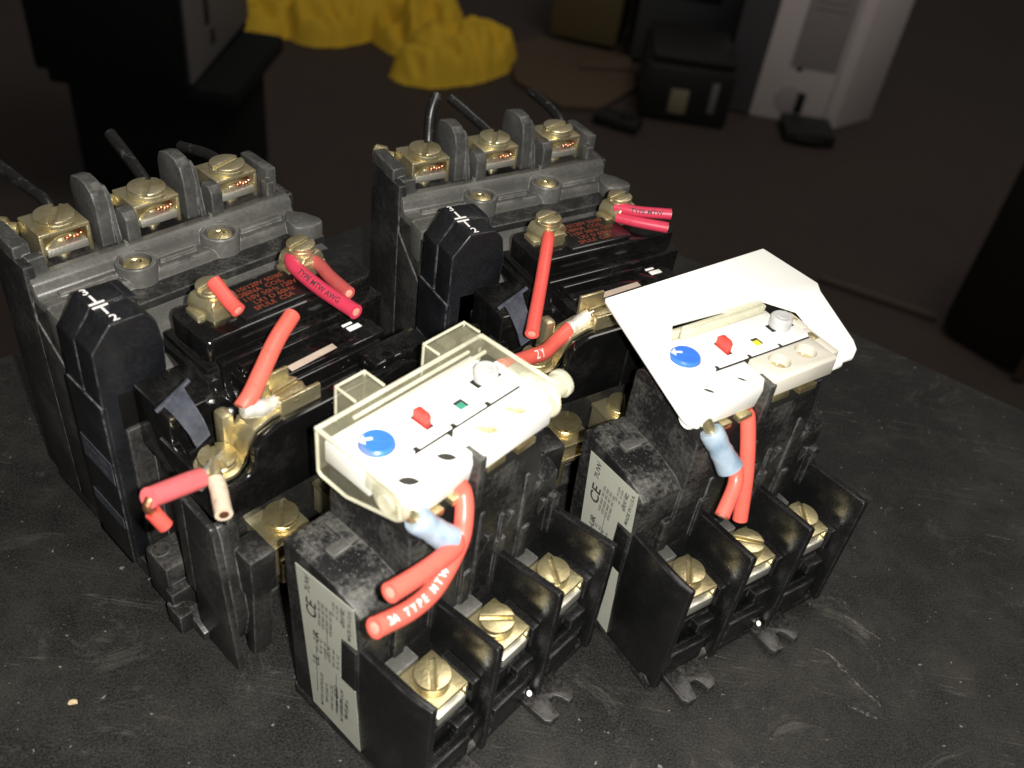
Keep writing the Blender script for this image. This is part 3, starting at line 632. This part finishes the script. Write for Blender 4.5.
def white_cover(root):
    """opaque white cover swung half way up: a U-shaped sheet on two side arms"""
    sl = (97.1-84.7)/(58.7-20.6)
    def zz(y): return 84.7+(y-20.6)*sl
    outline = [(6.0, 58.7), (64.6, 60.2), (73.8, 45.0), (72.6, 42.4), (70.8, 26.0), (69.6, 23.4), (66.6, 21.8), (62.8, 22.0), (61.2, 24.0), (60.2, 39.6), (52.4, 45.4), (20.2, 46.8), (13.2, 38.5), (12.4, 23.2), (10.6, 20.8), (8.4, 19.6), (6.4, 20.8), (5.6, 23.0)]
    b = bmesh.new(); top = [b.verts.new((x, y, zz(y)+.0)) for x, y in outline]; bot = [b.verts.new((x, y, zz(y)-1.5)) for x, y in outline]; n = len(outline)
    b.faces.new(top); b.faces.new(bot[::-1])
    for i in range(n): b.faces.new((bot[i], bot[(i+1) % n], top[(i+1) % n], top[i]))
    bmesh.ops.recalc_face_normals(b, faces=b.faces); MB._bev(b, .4)
    m = MB(); m._merge(b)
    c = m.build('white_cover', M_FLAP, root)
    e = MB(); e.box(20, 50, 42.2, 43.4, 90.4, 93.2, .3); e.box(22, 36, 44, 45.2, 90.4, 92.6, .3); e.box(38, 51, 44.2, 46.8, 90, 92.8, .4); e.box(14, 54, 45.6, 47.4, 87.6, 90.4, .3)
    e.build('clear_strip', M_RIM, c)
    e = MB(); e.box(55.6, 60.2, 22.5, 43, 85.0, 88.6, .6); e.box(56.2, 59.4, 33.5, 41, 88.4, 89.4, .3); e.build('inner_frame', M_CREAM, c)
    e = MB(); e.box(56.8, 58.6, 37, 40.5, 88.6, 89.6, .1); e.box(56.8, 58.8, 29, 32, 87.6, 88.9, .1); e.build('frame_slot', M_BRASS, c)
    for x, y in ((60.4, 25.2), (8.4, 24.2)):
        g = MB(); g.lathe((x, y, 82.6), [(0, 0), (2.6, 0), (2.8, .3), (2.8, 3.4), (0, 3.6)], (1, 0, 0), 24); g.build('hinge', M_FLAP, c)

POSE = {'R1': (-6.706, 106.561, .93854), 'R2': (51.769, 149.765, .66459), 'C1': (-44.719, 126.794, .90455), 'C2': (20.460, 179.391, .65445)}
def place(o, k): o.location = (POSE[k][0]*S, POSE[k][1]*S, 0); o.rotation_euler = (0, 0, POSE[k][2])
def W(k, p):
    x, y, a = POSE[k]; c, s = math.cos(a), math.sin(a); return Vector((c*p[0]-s*p[1]+x, s*p[0]+c*p[1]+y, p[2]))

cA = make_contactor(); cB = copy_tree(cA); place(cA, 'C1'); place(cB, 'C2')
tag(cA, 'grey and black contactor on the left, behind the relay with the clear cover', 'contactor', 'contactors on the table')
tag(cB, 'grey and black contactor farther back, behind the relay with the white cover', 'contactor', 'contactors on the table')
rA = make_relay(); rB = copy_tree(rA); place(rA, 'R1'); place(rB, 'R2')
tag(rA, 'black overload relay nearest the camera with clear yellowed cover over its white front', 'overload relay', 'overload relays on the table')
tag(rB, 'black overload relay on the right with an opaque white cover swung up', 'overload relay', 'overload relays on the table')
clear_cover(rA); white_cover(rB)
q = MB(); q.prism([(9.0, 30.5), (11.5, 30.5), (11.5, 41.9), (54.2, 41.9), (54.2, 44.9), (9.0, 44.9)], 'z', 84, 90.0, .3); q.build('front_surround', M_WHITE, rA)
q = MB(); q.box(55.6, 58.2, 23, 40, 85, 89.6, .4); q.build('end_cheek', M_WHITE, rA)
for r_, mt in ((rA, M_GREEN), (rB, M_YELL)):
    q = MB(); q.prism([(38.2, 32.5), (40.2, 32.5), (40.2, 34.6), (38.2, 34.6)], 'z', 89.6, 89.95, 0); q.build('indicator', mt, r_)
for ch in rB.children:
    if ch.name.startswith('front_right_half'): ch.data = ch.data.copy(); ch.data.materials[0] = M_CREAM

# ------------------------------------------------------------------ wires (each stub is a thing of its own)
def wire(unit, name, pts, r, mat, label, group, core=M_CORE, text=None, ink=M_INKW, tsize=1.9, ends=(1,), cat='wire', tstart=.35, tang=0.0, n=8, rev=False):
    P = [W(unit, p) for p in pts]; o = empty(name, P[0]); P = [p-P[0] for p in P]
    path = smooth_path(P, n)
    m = MB(); m.tube(path, r); ins = m.build('insulation', mat, o)
    for e in ends:
        q, d = (path[-1], (path[-1]-path[-2]).normalized()) if e else (path[0], (path[0]-path[1]).normalized())
        k = MB(); k.lathe(q-d*.6, [(r*.55, 0), (r*.55, .72), (r*.4, .8), (0, .8)], d, 14); k.build('copper_core', core, o)
    if text:
        SP, T, N, B = sweep(path[::-1] if rev else path); ln = [0]
        for a, b in zip(SP, SP[1:]): ln.append(ln[-1]+(b-a).length)
        gv, gf = fine_glyphs(text); x0 = min(v[0] for v in gv); m = MB(); vv = []
        camv = (Vector((0, 0, H))-W(unit, pts[len(pts)//2])).normalized()
        for v in gv:
            s_ = tstart*ln[-1]+(v[0]-x0)*tsize; i = max(k for k in range(len(ln)) if ln[k] <= min(s_, ln[-1]-1e-6)); i = min(i, len(ln)-2); f = (s_-ln[i])/(ln[i+1]-ln[i])
            c = SP[i].lerp(SP[i+1], f); t_ = T[i].lerp(T[i+1], f).normalized(); nn = (camv-camv.dot(t_)*t_).normalized(); bb = nn.cross(t_)
            a = tang+v[1]*tsize/r; vv.append(m.bm.verts.new(c+(r+.05)*(math.cos(a)*nn+math.sin(a)*bb)))
        for fc in gf:
            try: m.bm.faces.new([vv[i] for i in fc])
            except ValueError: pass
        m.build('printing', ink, ins)
    return o
GB = 'black stubs in the line terminals'; GR = 'cut red wire ends'
wire('C1', 'black_wire', [(12.5, 116, 87), (13.3, 122, 91.9), (12.8, 131, 92.2), (11.5, 150, 92.8), (10.5, 175, 90)], 1.6, M_BLKWIRE, '', GB)
LB = ['long black wire leaving the frame from the leftmost brass terminal of the left contactor', 'scuffed black wire stub rising behind the middle line terminal of the left contactor', 'short black wire stub behind the right line terminal of the left contactor',
      'black wire stub standing nearly upright behind the left line terminal of the rear contactor', 'black wire stub slanting up from the middle line terminal of the rear contactor', 'dark blurred wire stub behind the right line terminal of the rear contactor']
last = [o for o in COL.objects if o.name == 'black_wire'][0]; tag(last, LB[0], 'wire', GB)
for i, (u, p, r) in enumerate((('C1', [(40, 115, 87), (41.4, 120, 90), (42.3, 130, 92.9), (43.1, 142, 96)], 1.75), ('C1', [(66.5, 116, 87), (67.8, 122, 87.9), (66.6, 130, 88.4), (63.9, 140, 87.3)], 1.6),
        ('C2', [(15.5, 116, 86), (17.2, 121, 90), (19.0, 124, 99), (22, 126, 104.8)], 1.9), ('C2', [(40.5, 115, 87), (41.3, 120, 90), (38, 130, 93.4), (34.2, 138, 96.7)], 1.75), ('C2', [(68, 116, 87), (70.7, 121, 90.5), (71, 130, 92.4), (70.3, 141, 93.4)], 1.75))):
    tag(wire(u, 'black_wire', p, r, M_BLKWIRE, '', GB), LB[i+1], 'wire', GB)
# red stubs on the left contactor
tag(wire('C1', 'red_wire', [(26.2, 51.0, 91.2), (26.0, 54, 92.0), (25.4, 60, 95.2)], 1.9, M_REDDK, '', GR, ends=(0, 1)), 'short red stub lying across the left coil terminal beside rust coloured text', 'wire', GR)
tag(wire('C1', 'red_wire', [(52.0, 65.5, 89.4), (50.2, 61, 89.1), (49.9, 50, 88.6), (50.5, 36, 88.8)], 2.0, M_PINK, '', GR, text='TYPE MTW AWG', ink=M_INKB, tsize=2.2, tstart=.28), 'longer magenta wire with black printing at the right coil terminal of the left contactor', 'wire', GR)
tag(wire('C1', 'red_wire', [(55.6, 66.5, 88.2), (56.5, 63, 88.2), (56.2, 58.6, 88.8), (54.9, 52, 88.9), (53.8, 43.0, 89.3)], 1.8, M_PINKDUST, '', GR), 'shorter dusty faded red wire at the right coil terminal of the left contactor', 'wire', GR)
o = wire('C1', 'red_wire', [(12.4, 30, 81.7), (15.6, 31.0, 83.4), (20.8, 34, 85.8), (28.5, 39.0, 88.2), (36.6, 43.8, 89.3)], 2.15, M_RED, '', GR, ends=(1,)); tag(o, 'straight bright red wire rising from the pale ferrule on the left contactor', 'wire', GR)
P0 = W('C1', (12.4, 30, 81.7))
m = MB(); m.tube(smooth_path([W('C1', q)-P0 for q in ((12.2, 29.8, 81.5), (14, 29.3, 80.8), (17.4, 29.2, 79.7), (21.4, 29.8, 79.2))], 6), [1.6, 2.0, 2.1, 2.2, 2.2, 2.2, 2.1, 2.1, 2.1, 2.2, 2.2, 2.2, 2.1, 2.0, 1.9, 1.8, 1.7, 1.6, 1.5], 14); m.build('ferrule', M_TIN, o)
# pink lug with its wire
lug = empty('crimp_lug', W('C1', (5.4, 31, 68.6))); O = W('C1', (5.4, 31, 68.6))
def loc(u, *ps): return [W(u, p)-O for p in ps]
m = MB(); a, b_ = loc('C1', (-2.6, 24.9, 72.6), (-16.6, 20.6, 79.4)); m.tube([a.lerp(b_, i/6) for i in range(7)], [2.35, 2.45, 2.45, 2.4, 2.4, 2.35, 2.3], 20); m.build('sleeve', M_LUG, lug)
m = MB(); a, b_, c_ = loc('C1', (5.4, 30.6, 70.0), (1.0, 27, 70.6), (-3.4, 24.9, 72.8)); fr = frame(b_, (c_-a), (0, 0, 1)); m.box(-6.5, 5, -2.4, 2.4, -.6, .6, .3, fr); m.build('tongue', M_STEEL, lug)
m = MB(); m.tube(smooth_path(loc('C1', (-16.0, 20.8, 79), (-17.2, 20.4, 77.6), (-16.9, 20.1, 76.4), (-16.2, 19.6, 74.6)), 4), 1.15, 10); m.build('bare_strands', M_COPPER, lug)
m = MB(); m.tube(loc('C1', (-16.6, 19.9, 75.6), (-16.0, 19.2, 73.8), (-15.2, 18.2, 71.6)), 1.7, 14); m.build('insulation', M_REDDK, lug)
tag(lug, 'pink sleeved crimp lug holding a short red wire, lower left of the left contactor', 'crimp lug')
o = wire('C1', 'pale_wire', [(.6, 24.6, 71.2), (-.6, 21, 70.8), (-2.0, 18, 70.6), (-3.8, 14, 70.6)], 2.0, M_TAN, '', GR, core=M_COPPER); tag(o, 'stained pale wire stub with copper core pointing down beside the pink lug', 'wire')
P0 = W('C1', (.6, 24.6, 71.2)); m = MB(); m.tube([W('C1', q)-P0 for q in ((2.6, 28, 71.8), (1.4, 26, 71.8), (.2, 23.6, 71.3))], [1.4, 1.8, 2.0], 12); m.build('ferrule', M_ZINC, o)
# rear contactor
tag(wire('C2', 'red_wire', [(24.2, 58.8, 88.6), (21.5, 55.0, 89.4), (11.2, 42.0, 85.2), (-1.0, 27.0, 81.9)], 1.9, M_REDDK, '', GR), 'red wire hanging straight down from the left coil terminal of the rear contactor', 'wire', GR)
tag(wire('C2', 'red_wire', [(52.0, 63, 90.6), (56.6, 57.2, 91.2), (64.3, 50.5, 92.3)], 1.7, M_PINK, '', GR, text='TYPE MTW', ink=M_INKB, tsize=2.0, tstart=.3), 'magenta wire with black printing, upper of the flat pair on the rear contactor', 'wire', GR)
tag(wire('C2', 'red_wire', [(51.5, 60.6, 88.4), (55.4, 55.2, 88.8), (61.8, 48, 89.4)], 1.7, M_PINK, '', GR), 'plain magenta wire, lower of the flat pair on the rear contactor', 'wire', GR)
o = wire('C2', 'red_wire', [(14.8, 30.6, 76.4), (8, 27.6, 75.8), (1.5, 23.6, 77.4), (-7, 19.6, 81.0), (-20, 12.4, 87.6)], 2.15, M_RED, '', GR, text='Z Y', tsize=3.4, tstart=.42, rev=True); tag(o, 'red wire marked with white letters bending from a pale ferrule towards the front relay', 'wire', GR)
P0 = W('C2', (14.8, 30.6, 76.4)); m = MB(); m.tube(smooth_path([W('C2', q)-P0 for q in ((14.4, 30.4, 76.4), (17, 30.6, 77), (20.6, 31, 78.4), (23, 31, 79.2))], 5), [1.8, 2.2, 2.3, 2.2, 2.1, 2.1, 2.2, 2.3, 2.3, 2.2, 2.1, 2.0, 1.9, 1.8, 1.7, 1.6], 14); m.build('ferrule', M_TIN, o)
# blue crimped pairs on the relays
def crimp(u, a, b, label):
    A_ = W(u, a); o = empty('butt_crimp', A_); d = W(u, b)-A_; L = d.length; d.normalize()
    m = MB(); m.lathe(d*0, [(0, 0), (2.7, 0), (3.1, .5), (3.1, L*.3), (2.9, L*.38), (2.85, L*.46), (3.05, L*.54), (3.0, L*.66), (3.2, L*.8), (3.5, L-.1), (3.4, L), (2.2, L-.4), (2.0, L*.7), (0, L*.68)], d, 26)
    m.build('sleeve', M_CRIMP, o)
    m = MB(); m.tube([d*(-5), d*(-2), d*1.0], [1.5, 1.6, 1.5], 12); m.build('barrel', M_BRASS, o)
    tag(o, label, 'crimp', 'blue crimp sleeves on the relays')
crimp('R1', (12.6, 20.6, 83.0), (18.8, 15.6, 75.2), 'pale blue crimp sleeve under the clear covered relay')
crimp('R2', (14.2, 20.4, 79.8), (18.6, 14.2, 70.2), 'pale blue crimp sleeve under the white covered relay')
tag(wire('R1', 'red_wire', [(17.6, 16.4, 77.4), (19.4, 15.0, 75.6), (17.6, 13.6, 75.0), (7.8, 12.2, 77.4), (-2.3, 11.6, 80.0)], 2.15, M_RED, '', GR), 'unprinted shorter red wire from the blue crimp of the front relay', 'wire', GR)
tag(wire('R1', 'red_wire', [(27.0, 22.4, 82.0), (27.6, 20.6, 79.6), (25.2, 17.6, 76.4), (21.6, 15.2, 72.4), (11.6, 11.6, 70.4), (3.0, 10.2, 71.4), (-7.4, 10.2, 74.8)], 2.2, M_RED, '', GR, text='3A   T Y P E   M T W', tsize=2.35, tstart=.05, rev=True), 'long red wire printed in white curving down past the blue crimp of the front relay', 'wire', GR)
tag(wire('R2', 'red_wire', [(18.0, 15.2, 72.8), (19.6, 13.6, 70.6), (18.5, 11, 67.1), (12.2, 7.2, 62.4)], 1.95, M_RED, '', GR), 'shorter red wire from the blue crimp of the right relay', 'wire', GR)
tag(wire('R2', 'red_wire', [(28.0, 22.4, 79.2), (28.6, 20.8, 77), (27.2, 15, 65), (25.8, 10.4, 51)], 2.05, M_RED, '', GR), 'longer straight red wire hanging beside the blue crimp of the right relay', 'wire', GR)

# ------------------------------------------------------------------ crumbs on the table
def crumb(px, py, r, mat, label):
    b = bmesh.new(); bmesh.ops.create_icosphere(b, subdivisions=2, radius=r)
    for v in b.verts: v.co = Vector((v.co.x*1.0, v.co.y*.7, v.co.z*.5))*(1+random.uniform(-.25, .25))
    m = MB(); m._merge(b, Matrix.Translation((0, 0, r*.45))); o = m.build('crumb', mat); o.location = (px*S, py*S, 0); tag(o, label, 'crumb')

M_CRUMB = rubber('tan_crumb', (.55, .42, .26), .8, .2); M_CHIP = rubber('pale_chip', (.40, .39, .36), .7, .2)
crumb(-99.9, 122, 1.3, M_CRUMB, 'small tan crumb on the tabletop at the lower left')
crumb(113.1, 229.1, .9, M_CHIP, 'pale chip on the bare tabletop right of the relays')
crumb(121, 223.5, .7, M_CHIP, 'tiny pale chip at the end of the scratch on the bare tabletop')
def scratch_mat():
    t = NT('scuffed_through_laminate'); n = t.noise(620, 4, .75)
    t.set(Base_Color=(.16, .155, .14), Roughness=.7, Alpha=t.ramp(n, [(.46, 0), (.62, .75)])); return t.m
# pale scratch marks scuffed into the laminate
M_SCR = scratch_mat()
def scuff(pts, wd):
    m = MB()
    P = smooth_path([(p[0], p[1], 0) for p in pts], 6); n = len(P); Lp, Rp = [], []
    for i, p in enumerate(P):
        t = (P[min(i+1, n-1)]-P[max(i-1, 0)]).normalized(); q = Vector((-t.y, t.x, 0)); k = wd*(.35+.65*math.sin(math.pi*(i+.5)/n))*random.uniform(.5, 1.3)
        Lp.append(m.bm.verts.new((p+q*k)+Vector((0, 0, .06)))); Rp.append(m.bm.verts.new((p-q*k)+Vector((0, 0, .06))))
    for i in range(n-1): m.bm.faces.new((Lp[i], Rp[i], Rp[i+1], Lp[i+1]))
    m.build('scratch', M_SCR, tb).location = (-.06, -.15, .7502)
scuff([(101.9, 174.7), (107.1, 172.8), (112.4, 165.4), (119.6, 157.5)], .7)
scuff([(109.5, 156.4), (113.3, 155.1), (117.4, 153.6)], .7)
scuff([(111.7, 190.6), (115.9, 187.5), (124.2, 181.6)], .35)
scuff([(172.7, 234.1), (181.4, 233.5)], .35)

# ------------------------------------------------------------------ things on the workshop floor behind the table
M_BIN = rubber('near_black_paint', (.005, .006, .006), .9, .2, (.02, .02, .02), .3, .2)
M_PANEL = rubber('dull_grey_paint', (.14, .13, .125), .6, .15, (.03, .03, .03), .5)
M_TOWERW = rubber('dull_white_paint', (.66, .60, .59), .5, .06, (.22, .19, .18), .35)
M_TOWERG = rubber('grey_paint', (.32, .29, .29), .55, .1, (.1, .09, .09), .4)
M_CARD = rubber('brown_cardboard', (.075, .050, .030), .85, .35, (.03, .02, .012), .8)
M_CASE = rubber('black_case_plastic', (.010, .010, .010), .5, .2, (.03, .03, .03), .3)
FZ = -750
bn = empty('machine_cabinet', (-760, 1660, FZ)); tag(bn, 'near black cabinet with a dull grey slotted side panel on a narrower black base', 'cabinet')
m = MB(); m.box(-140, 130, -160, 170, 275, 700, 8); m.box(-128, 118, -166, -158, 300, 520, 6); m.build('body', M_BIN, bn)
m = MB(); m.prism([(-150, 285), (160, 300), (160, 690), (-150, 690)], 'x', 128, 136, 2); sp_ = m.build('side_panel', M_PANEL, bn)
m = MB()
for y, z, h in ((-60, 360, 70), (20, 395, 110), (-75, 470, 90), (-40, 320, 26)): m.box(135.5, 137, y-11, y+11, z, z+h, 3)
m.build('slot', M_HOLE, sp_)
m = MB(); m.box(-110, 165, -120, 150, 0, 250, 8); m.box(-130, 205, -140, 160, 245, 276, 6); m.build('base', M_BIN, bn)

from mathutils import noise as mn
cl = bpy.data.meshes.new('crumpled_cloth'); b = bmesh.new()
lumps = [(-880, 2660, 150, 200, 70, .3), (-650, 2720, 150, 240, 120, -.3), (-440, 2740, 150, 250, 130, .25), (-285, 2505, 115, 215, 105, -.65), (-500, 2890, 170, 120, 120, 0), (-215, 2590, 85, 110, 85, .2)]
NX, NY = 170, 150; g = {}
for i in range(NX):
    for j in range(NY):
        x = -1060+1000*i/(NX-1); y = 2200+950*j/(NY-1); h = 0
        for cx, cy, rx, ry, hh, an in lumps:
            u = ((x-cx)*math.cos(an)+(y-cy)*math.sin(an))/rx; v = (-(x-cx)*math.sin(an)+(y-cy)*math.cos(an))/ry
            d = u*u+v*v+.16*mn.noise(Vector((x/90, y/90, hh)))
            if d < 1: h = max(h, hh*(1-d)**.62)
        f1 = 1-abs(mn.noise(Vector((x/85, y/150, 3.1)))*2); f2 = 1-abs(mn.noise(Vector((x/45+y/70, y/60, 9.7)))*2)
        if h > 0: h = h*(.50+.46*f1)+(40*f2+10*mn.noise(Vector((x/26, y/34, 5.5))))*min(1, h/50)
        g[i, j] = (b.verts.new((x, y, h)), h)
for i in range(NX-1):
    for j in range(NY-1):
        q = [g[i, j], g[i+1, j], g[i+1, j+1], g[i, j+1]]
        if max(k[1] for k in q) > 0: b.faces.new([k[0] for k in q])
bmesh.ops.delete(b, geom=[v for v in b.verts if not v.link_faces], context='VERTS')
for _ in range(3): bmesh.ops.smooth_vert(b, verts=[v for v in b.verts if v.co.z > 3], factor=.5, use_axis_x=True, use_axis_y=True, use_axis_z=True)
O_ = Vector((-550, 2640, 0))
for v in b.verts: v.co -= O_
mm = MB(); mm._merge(b); cloth = mm.build('crumpled_cloth', rubber('yellow_cloth', (.64, .42, .036), .85, .18, (.20, .10, .015), .5, .1), None, 180)
cloth.location = (O_.x*S, O_.y*S, FZ*S+.001); tag(cloth, 'crumpled yellow cloth heaped on the dark floor', 'cloth')

cs = MB(); cs.prism([(-166, 2680), (-114, 2435), (16, 2316), (120, 2342), (215, 2520), (200, 2740), (-73, 2805)], 'z', FZ+1, FZ+14, 2)
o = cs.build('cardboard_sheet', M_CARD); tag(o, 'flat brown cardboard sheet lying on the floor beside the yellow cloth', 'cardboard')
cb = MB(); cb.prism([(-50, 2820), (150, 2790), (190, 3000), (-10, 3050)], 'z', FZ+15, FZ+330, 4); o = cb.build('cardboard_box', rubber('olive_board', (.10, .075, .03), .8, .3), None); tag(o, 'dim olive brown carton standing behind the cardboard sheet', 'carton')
gc = empty('equipment_box', (300, 2860, FZ)); tag(gc, 'dark grey equipment box standing behind the black case', 'box')
m = MB(); m.box(-105, 190, -130, 200, 12, 480, 8); m.build('body', rubber('charcoal_paint', (.045, .047, .05), .5, .15), gc)
m = MB(); m.box(-85, 120, -133, -129, 200, 420, 4); m.build('front_panel', M_CASE, gc)
bc = empty('black_case', (330, 2460, FZ)); tag(bc, 'black plastic case with a pale sticker standing on the floor', 'case')
m = MB(); m.box(-112, 118, -120, 150, 0, 150, 12); m.box(-104, 110, -112, 142, 150, 176, 10); m.build('body', M_CASE, bc)
m = MB(); m.box(-40, 6, -121.2, -119.5, 28, 92, 1); m.build('sticker', rubber('pale_sticker', (.20, .17, .11), .7, .2), bc)
m = MB(); m.box(60, 78, -123, -119, 40, 120, 2); m.build('catch', M_PANEL, bc)
tw = empty('white_machine', (700, 2520, FZ)); tag(tw, 'tall dull white machine casing with grey vent panel and round emblem', 'machine')
poly = [(525, 2473), (755, 2455), (880, 2570), (650, 2620)]
poly = [(a-700, c-2520) for a, c in poly]
m = MB(); m.prism(poly, 'z', 0, 620, 5); m.build('casing', M_TOWERW, tw)
m = MB(); m.prism([(-262, -38), (-180, -52), (-60, 96), (-180, 110)], 'z', 4, 600, 4); m.build('side_cover', rubber('dark_grey_paint', (.07, .068, .072), .55, .1), tw)  # separate side piece in a darker grey than the casing
fd = Vector((230, -18, 0)).normalized(); fo = Vector((525-700, 2473-2520, 0))
def onface(t, z, out=1.2): q = fo+fd*t+Vector((-.078, -.997, 0))*out; return (q.x, q.y, z)
M_ = frame(onface(0, 0, 0), fd, (0, 0, 1))
m = MB(); m.box(70, 190, 150, 560, -.5, 1.6, .8, M_); pn = m.build('vent_panel', M_TOWERG, tw)
m = MB()
for i in range(14): m.box(90, 170, 300+18*i, 304+18*i, 1.2, 2.0, .3, M_)
m.build('vent_slots', rubber('grey_slot', (.17, .155, .155), .7), pn)
m = MB(); m.lathe(onface(92, 62, -.5), [(38, 0), (38, 1.4), (34, 2.2), (0, 2.4)], (-.078, -.997, 0), 32); m.build('emblem', M_TOWERG, tw)
m = MB(); m.box(112, 134, 30, 86, 1.2, 3.4, 1, M_); m.box(88, 104, 140, 182, -.4, 1.2, .6, M_); m.build('dark_mark', M_CASE, tw)
m = MB(); m.box(196, 200, 6, 610, -.4, 1.0, .3, M_); m.build('seam', M_TOWERG, tw)
o = MB(); o.box(-66, 66, -60, 60, 0, 34, 6); o.box(-40, 30, -70, -58, 6, 24, 3); o = o.build('black_block', M_CASE); o.location = (.668, 2.385, FZ*S+.0005); tag(o, 'small black block on the floor in front of the white machine', 'block')
o = MB(); o.box(-60, 60, -30, 30, 0, 30, 6); o.cyl((20, 0, 28), 18, 12); o = o.build('black_fitting', M_CASE); o.location = (.165, 2.27, FZ*S+.0005); o.rotation_euler.z = -.35; tag(o, 'low black fitting on the floor below the black case and cardboard', 'fitting')
bx = empty('shadow_block', (1010, 1700, FZ)); tag(bx, 'dark block standing in for floor shadow, with brown edge strip, at the far right', 'shadow block')
m = MB(); m.prism([(-215, -160), (-90, -290), (260, -80), (120, 160)], 'z', 0, 430, 30); m.build('body', rubber('shadow_brown', (.013, .0095, .008), .9, .2, (.02, .015, .012), .4, .2), bx)  # dark solid added where the floor only lies in shadow
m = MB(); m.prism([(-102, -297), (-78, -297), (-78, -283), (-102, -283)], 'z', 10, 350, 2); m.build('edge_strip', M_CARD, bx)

o = MB(); o.prism([(-90, -20), (60, -55), (95, 15), (-40, 60)], 'z', 0, 9, 2); o = o.build('board_scrap', M_CARD); o.location = (.12, 2.64, (FZ+15)*S); o.rotation_euler = (.0, .0, .5); tag(o, 'small brown scrap lying on the cardboard sheet', 'scrap')
o = MB(); o.prism([(-120, -8), (120, -12), (115, 12), (-115, 10)], 'z', 0, 12, 2); o = o.build('wood_strip', rubber('dusty_wood', (.06, .042, .03), .8, .3)); o.location = (.70, 1.62, FZ*S+.0005); o.rotation_euler.z = -.35; tag(o, 'thin dusty wood strip on the dark floor beyond the table edge', 'strip')
